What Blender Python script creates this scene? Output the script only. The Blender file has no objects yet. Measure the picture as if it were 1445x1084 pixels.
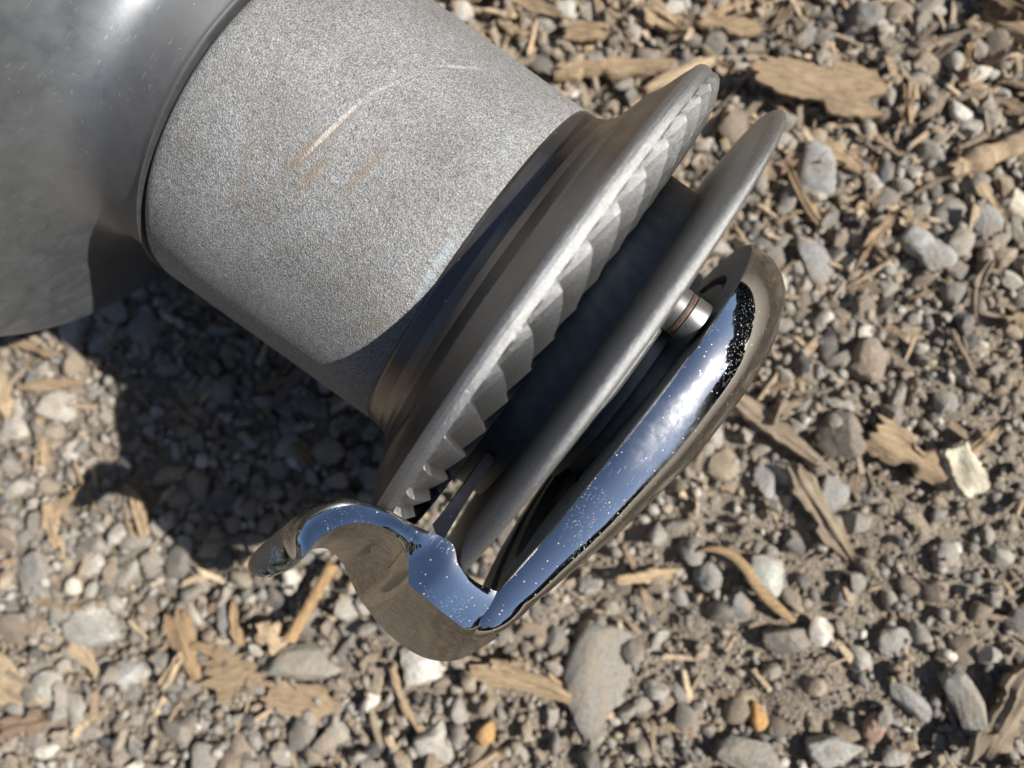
import bpy, math, random
import numpy as np
from mathutils import Matrix, Vector

S = bpy.context.scene
K = 0.01                      # everything below is written in centimetres, the scene is in metres
random.seed(7)
rng = np.random.default_rng(11)

# ------------------------------------------------------------------ camera frame and ground frame
F = 1086.0                    # focal length in photo pixels (photo 1445 x 1084)
G0, GX, GY = 21.5, -0.12, 0.10   # ground plane seen from the camera: depth = G0 + GX*x + GY*y
nrm = Vector((GX, GY, 1.0)).normalized()
ux = (Vector((1, 0, 0)) - nrm * nrm.x).normalized()
uy = nrm.cross(ux)
R = Matrix((ux, uy, nrm))     # camera axes -> world axes
org = Vector((0, 0, -G0))     # point of the ground on the optical axis = world origin
def c2w(p):                   # camera-frame point (cm) -> world point (cm)
    return R @ (Vector(p) - org)
W = Matrix.Translation(c2w((0, 0, 0)) * K) @ R.to_4x4()

cam = bpy.data.cameras.new('camera')
cam.lens = 36.0 * F / 1445.0
cam.sensor_width = 36.0
cam.clip_start = 0.002
cam.clip_end = 2000
cam.dof.use_dof = True
cam.dof.focus_distance = 0.128
cam.dof.aperture_fstop = 13.0
co = bpy.data.objects.new('camera', cam)
S.collection.objects.link(co)
co.matrix_world = W
S.camera = co

# ------------------------------------------------------------------ sky, sun, exposure
sun_dir = (R @ Vector((0.89, 0.045, 1.0))).normalized()     # towards the sun, world axes
elev = math.asin(sun_dir.z)
azim = math.atan2(sun_dir.x, sun_dir.y)
w = bpy.data.worlds.new('World'); S.world = w
w.use_nodes = True
wn = w.node_tree
sky = wn.nodes.new('ShaderNodeTexSky')
sky.sky_type = 'NISHITA'; sky.sun_disc = False
sky.sun_elevation = elev; sky.sun_rotation = azim
sky.air_density = 0.8; sky.dust_density = 0.8; sky.ozone_density = 1.5
bg = wn.nodes['Background']
bg.inputs['Strength'].default_value = 0.055
wn.links.new(sky.outputs[0], bg.inputs['Color'])
sl = bpy.data.lights.new('sun', 'SUN')
sl.energy = 5.0; sl.angle = math.radians(0.53); sl.color = (1.0, 0.95, 0.88)
so = bpy.data.objects.new('sun', sl)
S.collection.objects.link(so)
so.rotation_euler = sun_dir.to_track_quat('Z', 'Y').to_euler()
so.location = (0, 0, 3)
S.view_settings.view_transform = 'Standard'
S.view_settings.look = 'None'
S.view_settings.exposure = 0.66
S.view_settings.gamma = 1.0

# ------------------------------------------------------------------ node helpers
class NT:
    def __init__(s, name):
        s.m = bpy.data.materials.new(name); s.m.use_nodes = True
        s.t = s.m.node_tree; s.p = s.t.nodes['Principled BSDF']
        tc = s.t.nodes.new('ShaderNodeTexCoord')
        s.tc = tc
        s.co = s.vmath('MULTIPLY', tc.outputs['Object'], (100, 100, 100))   # centimetres
    def n(s, typ, **kw):
        nd = s.t.nodes.new(typ)
        for k, v in kw.items(): setattr(nd, k, v)
        return nd
    def put(s, sock, v):
        if isinstance(v, bpy.types.NodeSocket): s.t.links.new(v, sock)
        elif isinstance(v, (tuple, list)) and sock.type == 'RGBA' and len(v) == 3: sock.default_value = (*v, 1)
        else: sock.default_value = v
    def vmath(s, op, a, b=None):
        nd = s.n('ShaderNodeVectorMath', operation=op)
        s.put(nd.inputs[0], a)
        if b is not None: s.put(nd.inputs[1], b)
        return nd.outputs[0]
    def math(s, op, a, b=0.0, clamp=False):
        nd = s.n('ShaderNodeMath', operation=op, use_clamp=clamp)
        s.put(nd.inputs[0], a); s.put(nd.inputs[1], b)
        return nd.outputs[0]
    def map(s, v=None, scale=(1, 1, 1), rot=(0, 0, 0), loc=(0, 0, 0), typ='POINT'):
        nd = s.n('ShaderNodeMapping', vector_type=typ)
        s.put(nd.inputs['Vector'], s.co if v is None else v)
        nd.inputs['Scale'].default_value = scale; nd.inputs['Rotation'].default_value = rot
        nd.inputs['Location'].default_value = loc
        return nd.outputs[0]
    def noise(s, scale, detail=3, rough=0.55, v=None, dist=0.0):
        nd = s.n('ShaderNodeTexNoise')
        s.put(nd.inputs['Vector'], s.co if v is None else v)
        nd.inputs['Scale'].default_value = scale; nd.inputs['Detail'].default_value = detail
        nd.inputs['Roughness'].default_value = rough; nd.inputs['Distortion'].default_value = dist
        return nd.outputs[0]
    def vor(s, scale, v=None, feature='F1', out='Distance', rnd=1.0):
        nd = s.n('ShaderNodeTexVoronoi', feature=feature)
        s.put(nd.inputs['Vector'], s.co if v is None else v)
        nd.inputs['Scale'].default_value = scale; nd.inputs['Randomness'].default_value = rnd
        return nd.outputs[out]
    def ramp(s, f, stops, interp='LINEAR'):
        nd = s.n('ShaderNodeValToRGB'); cr = nd.color_ramp; cr.interpolation = interp
        while len(cr.elements) < len(stops): cr.elements.new(0.5)
        for e, (p, c) in zip(cr.elements, stops):
            e.position = p
            e.color = (c, c, c, 1) if isinstance(c, (int, float)) else (*c, 1)
        s.put(nd.inputs[0], f)
        return nd.outputs[0]
    def mix(s, f, a, b, mode='MIX'):
        nd = s.n('ShaderNodeMix', data_type='RGBA', blend_type=mode)
        s.put(nd.inputs[0], f); s.put(nd.inputs[6], a); s.put(nd.inputs[7], b)
        return nd.outputs[2]
    def sep(s, v=None):
        nd = s.n('ShaderNodeSeparateXYZ'); s.put(nd.inputs[0], s.co if v is None else v)
        return nd.outputs
    def bump(s, h, strength=0.5, dist=0.02, prev=None):     # dist in cm
        nd = s.n('ShaderNodeBump')
        nd.inputs['Strength'].default_value = strength
        nd.inputs['Distance'].default_value = dist * K
        s.put(nd.inputs['Height'], h)
        if prev is not None: s.put(nd.inputs['Normal'], prev)
        return nd.outputs[0]
    def out(s, color=None, rough=None, metal=None, normal=None, spec=None):
        if color is not None: s.put(s.p.inputs['Base Color'], color)
        if rough is not None: s.put(s.p.inputs['Roughness'], rough)
        if metal is not None: s.put(s.p.inputs['Metallic'], metal)
        if normal is not None: s.put(s.p.inputs['Normal'], normal)
        if spec is not None: s.put(s.p.inputs['Specular IOR Level'], spec)
        return s.m

# ------------------------------------------------------------------ mesh helpers
def link(o, parent=None):
    S.collection.objects.link(o)
    if parent is not None: o.parent = parent
    return o
def mesh(name, verts, faces, mat, parent=None, smooth=True, sharp=None):
    me = bpy.data.meshes.new(name)
    v = np.asarray(verts, dtype=float) * K
    me.from_pydata(v.tolist(), [], [list(f) for f in faces])
    me.update()
    if smooth: me.polygons.foreach_set('use_smooth', [True] * len(me.polygons))
    if sharp: me.set_sharp_from_angle(angle=math.radians(sharp))
    if mat: me.materials.append(mat)
    return link(bpy.data.objects.new(name, me), parent)
def tag(o, label=None, cat=None, group=None, kind=None):
    if label: o['label'] = label
    if cat: o['category'] = cat
    if group: o['group'] = group
    if kind: o['kind'] = kind
    return o
def grid_faces(nu, nv, closeu=False, closev=True, off=0):
    fs = []
    for i in range(nu if closeu else nu - 1):
        for j in range(nv if closev else nv - 1):
            a, b = i * nv + j, i * nv + (j + 1) % nv
            c, d = ((i + 1) % nu) * nv + (j + 1) % nv, ((i + 1) % nu) * nv + j
            fs.append((off + a, off + b, off + c, off + d))
    return fs
def catmull(pts, n, closed=False):
    pts = [np.array(p, float) for p in pts]; out = []
    m = len(pts)
    for i in range(m if closed else m - 1):
        if closed: p0, p1, p2, p3 = pts[i - 1], pts[i], pts[(i + 1) % m], pts[(i + 2) % m]
        else: p0, p1, p2, p3 = pts[max(i - 1, 0)], pts[i], pts[i + 1], pts[min(i + 2, m - 1)]
        for k in range(n):
            t = k / n
            out.append(0.5 * (2 * p1 + (p2 - p0) * t + (2 * p0 - 5 * p1 + 4 * p2 - p3) * t * t + (3 * p1 - p0 - 3 * p2 + p3) * t ** 3))
    if not closed: out.append(pts[-1])
    return out
def lathe(name, prof, mat, parent, seg=192, sub=1, sharp=40):
    """prof = [(s, r)...] round the local X axis"""
    if sub > 1: prof = catmull(prof, sub)
    v = []
    for s_, r_ in prof:
        for j in range(seg):
            a = 2 * math.pi * j / seg
            v.append((s_, r_ * math.sin(a), r_ * math.cos(a)))
    return mesh(name, v, grid_faces(len(prof), seg), mat, parent, sharp=sharp)

# ------------------------------------------------------------------ metals
def mat_drum():
    m = NT('sandblasted grey alloy')
    g1 = m.noise(34, 4, 0.75); g2 = m.noise(9, 3, 0.6); g3 = m.noise(0.8, 4, 0.6)
    grain = m.vor(38)
    c = m.ramp(g1, [(0.34, (0.085, 0.088, 0.092)), (0.48, (0.205, 0.209, 0.211)), (0.63, (0.40, 0.40, 0.395))])
    c = m.mix(1.0, c, m.ramp(g2, [(0.3, 0.82), (0.7, 1.16)]), 'MULTIPLY')
    c = m.mix(1.0, c, m.ramp(g3, [(0.3, (0.84, 0.83, 0.81)), (0.65, (1.08, 1.08, 1.09))]), 'MULTIPLY')
    spk = m.ramp(m.vor(8.5), [(0.10, 0.7), (0.16, 0.0)])
    c = m.mix(m.math('MULTIPLY', spk, m.ramp(g3, [(0.5, 0.0), (0.6, 1.0)])), c, (0.10, 0.095, 0.085))
    def streak(c, px0, px1, wid, col, amt, sc=14, lo=0.45):
        a = Vector(P(*px0, 3.5)); b = Vector(P(*px1, 3.5))
        mid = (a + b) / 2; d = b - a; L = math.hypot(d.x, d.y); ang = math.atan2(d.y, d.x)
        v = m.map(loc=(mid.x, mid.y, 0), rot=(0, 0, ang), scale=(L / 2, wid, 50), typ='TEXTURE')
        gr = m.n('ShaderNodeTexGradient', gradient_type='SPHERICAL'); m.put(gr.inputs[0], v)
        msk = m.ramp(gr.outputs[0], [(0.0, 0.0), (0.45, 1.0)])
        nz = m.ramp(m.noise(sc * .6, 4, 0.75, v=m.map(rot=(0, 0, -ang), scale=(0.25, 1.6, 1))), [(lo - .06, 0.0), (lo + 0.06, 1.0)])
        f = m.math('MULTIPLY', m.math('MULTIPLY', msk, nz), amt)
        return m.mix(f, c, col)
    br = (0.22, 0.17, 0.115)
    c = streak(c, (385, 265), (520, 150), 0.14, br, 0.6, lo=0.43)
    c = streak(c, (425, 235), (525, 135), 0.05, (0.62, 0.60, 0.56), 0.6, lo=0.44)
    c = streak(c, (410, 285), (480, 215), 0.12, br, 0.6, lo=0.44)
    c = streak(c, (325, 300), (368, 175), 0.10, br, 0.4, lo=0.43)
    c = streak(c, (470, 300), (565, 190), 0.10, br, 0.55, lo=0.44)
    c = streak(c, (640, 330), (560, 240), 0.3, br, 0.4, lo=0.56)
    c = streak(c, (600, 80), (690, 66), 0.045, (0.6, 0.6, 0.58), 0.4, lo=0.48)
    c = streak(c, (500, 150), (600, 90), 0.04, (0.6, 0.6, 0.58), 0.4, lo=0.5)
    c = streak(c, (580, 428), (655, 325), 0.09, (0.36, 0.46, 0.52), 0.65, lo=0.47)
    c = streak(c, (640, 350), (750, 130), 0.14, (0.36, 0.46, 0.52), 0.45, lo=0.60)
    c = streak(c, (470, 420), (600, 400), 0.35, (0.20, 0.185, 0.16), 0.6, lo=0.53)
    c = streak(c, (590, 440), (500, 460), 0.2, (0.19, 0.16, 0.12), 0.6, lo=0.5)
    h = m.math('ADD', m.math('MULTIPLY', g1, 0.7), m.math('MULTIPLY', grain, 0.5))
    nb = m.bump(h, 0.7, 0.035, m.bump(g2, 0.15, 0.05))
    return m.out(c, m.ramp(g1, [(0.3, 0.65), (0.7, 0.48)]), 0.15, nb)
def mat_satin(name='dull chromed metal', base=(0.17, 0.155, 0.145), r0=0.26, r1=0.42, dirt=0.35, ax=True):
    m = NT(name)
    g = m.noise(1.1, 4, 0.6); f = m.noise(45, 3, 0.7)
    c = m.mix(m.ramp(g, [(0.4, 0.0), (0.75, dirt)]), base, (0.20, 0.165, 0.13))
    c = m.mix(m.ramp(f, [(0.3, 0.2), (0.7, 0.0)]), c, (0.1, 0.1, 0.11))
    sp = m.vor(3.2, out='Distance'); tiny = m.ramp(sp, [(0.035, 1.0), (0.06, 0.0)])
    c = m.mix(m.math('MULTIPLY', tiny, 0.7), c, (0.75, 0.75, 0.72))
    ro = m.math('ADD', m.ramp(g, [(0.3, r0), (0.75, r1)]), m.math('MULTIPLY', tiny, 0.3))
    turn = m.noise(3.0, 2, 0.5, v=m.map(scale=(9, 0.5, 0.5)))
    nb = m.bump(f, 0.12, 0.01, m.bump(turn, 0.10, 0.02))
    return m.out(c, ro, 0.92, nb)
def mat_worn(name='worn cast alloy', k=1.0):
    m = NT(name)
    f = m.noise(38, 4, 0.7); l = m.noise(9, 3, 0.6, v=m.map(scale=(6, 1, 1)))
    g = m.noise(1.6, 3, 0.6)
    c = m.ramp(f, [(0.3, (0.21 * k, 0.215 * k, 0.22 * k)), (0.55, (0.36 * k, 0.365 * k, 0.365 * k)), (0.75, (0.62 * k, 0.62 * k, 0.61 * k))])
    c = m.mix(m.ramp(g, [(0.45, 0.0), (0.75, 0.35)]), c, (0.27, 0.25, 0.21))
    rust = m.ramp(m.noise(2.2, 3, 0.6), [(0.72, 0.0), (0.76, 0.55)])
    c = m.mix(rust, c, (0.27, 0.12, 0.05))
    tsh = m.n('ShaderNodeAttribute', attribute_name='tooth_shade').outputs['Fac']
    c = m.mix(m.ramp(tsh, [(0.0, 0.0), (0.12, 0.18), (0.9, 0.6)]), c, (0.06, 0.055, 0.05))  # groove shading painted into the tooth colour
    nb = m.bump(f, 0.6, 0.03, m.bump(l, 0.4, 0.03))
    return m.out(c, m.ramp(f, [(0.3, 0.46), (0.7, 0.32)]), 0.92, nb)
def mat_chrome():
    m = NT('pitted chrome plating')
    x, y, z = m.sep()[0], m.sep()[1], m.sep()[2]
    big = m.noise(0.9, 3, 0.6)
    d = m.vor(12.0)
    cell = m.vor(12.0, out='Color')
    few = m.math('GREATER_THAN', m.math('ADD', cell, m.math('MULTIPLY', m.noise(1.6, 3, 0.6), 0.9)), 1.08)
    pits = m.math('MULTIPLY', m.ramp(d, [(0.10, 0.9), (0.19, 0.0)]), few)
    d2 = m.ramp(m.vor(26.0), [(0.12, 0.7), (0.24, 0.0)])
    patch = m.ramp(m.noise(1.3, 3, 0.65), [(0.50, 0.0), (0.60, 1.0)])
    pits2 = m.math('MULTIPLY', d2, patch)
    pit = m.math('MULTIPLY', m.math('MAXIMUM', pits, pits2), 0.7)
    scr = 0
    for rot, sc, lo in (((0.2, 0.1, 0.5), (46, 2.2, 46), 0.715), ((0.1, 0.3, -0.9), (50, 2.6, 50), 0.72), ((0.5, 0, 1.5), (40, 2.0, 40), 0.725)):
        sr = m.ramp(m.noise(1.0, 1, 0.5, v=m.map(rot=rot, scale=sc)), [(lo, 0.0), (lo + 0.02, 1.0)])
        scr = sr if scr == 0 else m.math('MAXIMUM', scr, sr)
    wear = m.math('MULTIPLY', scr, m.ramp(big, [(0.35, 0.0), (0.6, 0.55)]))
    tip = m.ramp(m.math('ADD', x, m.math('MULTIPLY', m.noise(3, 4, 0.7), 1.1)), [(0.0, 0.0), (1.0, 1.0)])
    # the rubbed end of the guide: bare dull metal
    tipm = m.ramp(m.math('ADD', m.math('MULTIPLY', x, -1.0), m.math('MULTIPLY', m.noise(2.5, 4, 0.7), 0.8)), [(0.0, 0.0), (1.0, 1.0)])
    tn = m.math('SUBTRACT', m.math('MULTIPLY', x, -1.0), 1.45)
    tn = m.ramp(m.math('ADD', tn, m.math('MULTIPLY', m.math('SUBTRACT', m.noise(4, 4, 0.7), 0.5), 0.9)), [(0.0, 0.0), (0.12, 1.0)])
    c = m.mix(pit, (0.93, 0.94, 0.95), (0.50, 0.52, 0.49))
    c = m.mix(wear, c, (0.62, 0.59, 0.55))
    c = m.mix(tn, c, (0.33, 0.29, 0.25))
    dull = m.math('MAXIMUM', pit, wear)
    ro = m.math('MAXIMUM', m.math('MULTIPLY', dull, 0.55), m.math('MULTIPLY', tn, 0.42))
    haze_ = m.ramp(m.noise(1.7, 3, 0.6), [(0.35, 0.035), (0.8, 0.11)])
    ro = m.math('MAXIMUM', ro, haze_)
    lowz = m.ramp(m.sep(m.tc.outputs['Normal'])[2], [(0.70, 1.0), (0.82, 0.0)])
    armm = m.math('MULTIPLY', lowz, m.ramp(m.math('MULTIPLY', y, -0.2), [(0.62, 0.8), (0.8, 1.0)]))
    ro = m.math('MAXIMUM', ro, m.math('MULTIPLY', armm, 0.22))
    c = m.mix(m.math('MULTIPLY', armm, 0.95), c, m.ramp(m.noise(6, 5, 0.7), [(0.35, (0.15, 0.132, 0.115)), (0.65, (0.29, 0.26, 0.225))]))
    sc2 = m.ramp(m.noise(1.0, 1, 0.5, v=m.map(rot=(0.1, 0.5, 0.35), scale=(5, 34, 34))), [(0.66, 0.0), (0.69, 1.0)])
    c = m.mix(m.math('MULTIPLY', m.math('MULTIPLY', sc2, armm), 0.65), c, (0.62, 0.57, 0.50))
    hx, hy, hz = P(930, 605, 3.1)
    gl = m.n('ShaderNodeTexGradient', gradient_type='SPHERICAL'); m.put(gl.inputs[0], m.map(loc=(hx, hy, hz), scale=(0.9, 1.5, 0.9), typ='TEXTURE'))
    ro = m.math('MAXIMUM', ro, m.math('MULTIPLY', m.ramp(gl.outputs[0], [(0.0, 0.0), (0.5, 1.0)]), m.ramp(m.noise(6, 4, 0.7), [(0.3, 0.16), (0.7, 0.27)])))
    me_ = m.math('SUBTRACT', 1.0, m.math('MULTIPLY', pit, 0.9))
    h = m.math('ADD', m.math('MULTIPLY', dull, 0.6), m.math('MULTIPLY', m.noise(1.2, 1, 0.5), 0.12))
    h = m.math('ADD', h, m.math('MULTIPLY', m.math('MULTIPLY', tn, m.noise(30, 3, 0.7)), 0.6))
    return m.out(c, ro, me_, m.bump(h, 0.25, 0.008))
def mat_hub():
    m = NT('dark anodised hub metal')
    g = m.noise(4, 4, 0.6)
    c = m.ramp(g, [(0.35, (0.06, 0.075, 0.09)), (0.7, (0.095, 0.115, 0.135))])
    return m.out(c, 0.5, 0.6, m.bump(m.noise(30, 2, 0.5), 0.1, 0.01))
def mat_screw():
    m = NT('stainless screw steel')
    x = m.sep()[0]
    rust = m.ramp(m.noise(7, 3, 0.6), [(0.62, 0.0), (0.72, 0.7)])
    c = m.mix(rust, (0.36, 0.355, 0.34), (0.18, 0.10, 0.06))
    return m.out(c, 0.38, 0.95, m.bump(m.noise(20, 3, 0.6), 0.15, 0.01))
def mat_copper():
    m = NT('rusty washer metal')
    c = m.ramp(m.noise(8, 3, 0.6), [(0.35, (0.05, 0.033, 0.026)), (0.65, (0.11, 0.07, 0.05))])
    return m.out(c, 0.6, 0.2, m.bump(m.noise(20, 3, 0.6), 0.3, 0.01))

# ------------------------------------------------------------------ the winch
AX, AY = math.cos(math.radians(35.8)), -math.sin(math.radians(35.8))
D0, T0 = 15.67, 1.48          # axis depth below the camera, sideways offset of the axis
def P(px, py, Z):             # a point seen in direction (px, py) at local height Z -> winch-local (cm)
    d = D0 - Z
    X = (px - 722.5) * d / F; Yd = (py - 542) * d / F
    s_ = X * AX + Yd * (-AY); t_ = X * AY + Yd * AX
    return (s_, -(t_ + T0), Z)
LM = Matrix(((AX, -AY, 0, 0), (AY, AX, 0, 0), (0, 0, 1, 0), (0, 0, 0, 1)))
oc = Vector((0, 0, -D0)) + Vector((-AY * T0, AX * T0, 0))
LM.translation = oc * K
winch = bpy.data.objects.new('sailing_winch', None)
winch.empty_display_size = 0.02
link(winch)
winch.matrix_world = W @ LM
tag(winch, 'sailing winch lying on its side on gravel, grey gritty drum and chrome rope guide', 'winch')

M_drum, M_sat, M_worn, M_chr, M_hub = mat_drum(), mat_satin(), mat_worn(k=1.25), mat_chrome(), mat_hub()
M_base = mat_satin('dull plated base metal', (0.30, 0.32, 0.325), 0.44, 0.56, 0.35)
def mat_base():
    m = NT('dull plated base metal')
    x = m.sep()[0]
    f = m.noise(40, 3, 0.7); g = m.noise(0.55, 5, 0.65); sm = m.noise(2.2, 5, 0.7, dist=0.6)
    c = m.ramp(g, [(0.35, (0.265, 0.285, 0.305)), (0.65, (0.295, 0.315, 0.335))])
    c = m.mix(1.0, c, m.ramp(sm, [(0.3, 0.93), (0.7, 1.05)]), 'MULTIPLY')
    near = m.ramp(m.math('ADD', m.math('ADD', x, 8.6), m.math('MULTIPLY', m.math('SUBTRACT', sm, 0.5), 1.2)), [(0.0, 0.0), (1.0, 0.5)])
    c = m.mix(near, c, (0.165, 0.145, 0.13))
    sp = m.ramp(m.vor(4.2), [(0.03, 1.0), (0.055, 0.0)])
    dots = m.math('MULTIPLY', sp, m.ramp(m.noise(0.7, 2, 0.5), [(0.45, 0.0), (0.55, 0.8)]))
    c = m.mix(dots, c, (0.8, 0.8, 0.78))
    scr = m.ramp(m.noise(1, 1, 0.5, v=m.map(rot=(0.4, 0.2, 0.9), scale=(30, 1.6, 30))), [(0.71, 0.0), (0.73, 0.35)])
    c = m.mix(scr, c, (0.62, 0.62, 0.6))
    ro = m.math('ADD', m.ramp(sm, [(0.3, 0.40), (0.7, 0.54)]), m.math('MULTIPLY', f, 0.06))
    return m.out(c, ro, 0.85, m.bump(f, 0.15, 0.01, m.bump(g, 0.1, 0.1)))
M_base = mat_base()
M_scr, M_cop = mat_screw(), mat_copper()

lathe('drum', [(-6.9, 3.0), (-6.98, 3.45), (-6.95, 3.58), (-6.86, 3.67), (-6.7, 3.71), (-5.5, 3.71), (-4, 3.70), (-2.6, 3.70), (-1.95, 3.70), (-1.90, 3.66), (-1.90, 3.3)], M_drum, winch, 256, sharp=50)
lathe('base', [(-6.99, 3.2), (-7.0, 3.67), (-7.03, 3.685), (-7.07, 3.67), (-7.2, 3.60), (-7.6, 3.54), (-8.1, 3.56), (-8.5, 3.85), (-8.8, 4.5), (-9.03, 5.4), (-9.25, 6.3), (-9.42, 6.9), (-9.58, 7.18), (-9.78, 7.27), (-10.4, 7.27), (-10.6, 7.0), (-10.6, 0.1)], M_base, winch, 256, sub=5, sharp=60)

# lower jaw: cove + rim + ratchet teeth
def jaw():
    prof = [(-1.93, 3.2), (-1.93, 3.66), (-1.85, 3.70), (-1.6, 3.72), (-1.42, 3.80), (-1.28, 3.96), (-1.17, 4.2), (-1.08, 4.45), (-1.03, 4.60), (-.99, 4.66), (-.90, 4.80), (-.80, 5.02), (-.71, 5.22), (-.64, 5.36), (-.625, 5.41), (-.59, 5.455), (-.54, 5.485), (-.47, 5.50), (-.42, 5.495)]
    v = []; seg = 50 * 16; lowv = {}
    tee = [(-.38, 5.48, 0), (-.345, 5.465, 0), (-.325, 5.455, .5), (-.29, 5.43, 1), (-.22, 5.39, 1), (-.14, 5.27, 1), (-.07, 5.12, 1), (-.01, 4.95, 1), (.04, 4.7, 1), (.08, 4.34, .8), (.10, 3.9, .5), (.12, 3.5, 0)]
    q_ = []
    for a_, b_ in zip(tee[:-1], tee[1:]):
        for k in range(3): q_.append(tuple(x * (1 - k / 3) + y * k / 3 for x, y in zip(a_, b_)))
    tee = q_ + [tee[-1]]
    for k in range(len(prof) + len(tee)):
        for j in range(seg):
            a = 2 * math.pi * j / seg
            if k < len(prof): ss, rr = prof[k]
            else:
                s_, r_, amp = tee[k - len(prof)]
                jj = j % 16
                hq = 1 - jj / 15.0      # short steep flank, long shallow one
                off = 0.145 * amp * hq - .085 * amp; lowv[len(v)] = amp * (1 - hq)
                a += 2 * math.pi / 50 * 1.3 * min(5.49 - r_, .8)          # the teeth sweep round as they run inwards
                rr = r_ + off * (0.8 if r_ > 4.9 else 0.3); ss = s_ + off * 0.85
            v.append((ss, -rr * math.sin(a), rr * math.cos(a)))
    return v, grid_faces(len(prof) + len(tee), seg), seg, lowv
jv, jf, jseg, jn = jaw()
o = mesh('lower_jaw', jv, jf, M_sat, winch, sharp=16)
gv_ = np.zeros(len(jv), dtype=np.float32)          # painted groove shade, darker from crest to foot of each tooth
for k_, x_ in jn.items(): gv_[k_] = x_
o.data.attributes.new('tooth_shade', 'FLOAT', 'POINT').data.foreach_set('value', gv_)
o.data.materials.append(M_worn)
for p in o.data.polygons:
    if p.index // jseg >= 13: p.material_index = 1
lathe('hub', [(0.0, 3.6), (0.15, 3.66), (0.8, 3.66), (1.0, 3.66)], M_hub, winch, 192)
lathe('upper_jaw', [(.74, 3.5), (.76, 3.75), (.78, 4.4), (.80, 4.9), (.82, 5.2), (.845, 5.38), (.89, 5.50), (.95, 5.58), (1.02, 5.61), (1.09, 5.60), (1.14, 5.53), (1.165, 5.4), (1.19, 5.1), (1.26, 4.2), (1.32, 3.4), (1.34, 2.9), (1.52, 2.85), (1.52, 2.0)], mat_worn('worn dull alloy', 1.1), winch, 256, sub=3, sharp=60)
lathe('spindle', [(1.5, 2.5), (1.75, 2.5), (1.76, 2.2), (2.2, 2.2)], M_hub, winch, 128)

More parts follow.
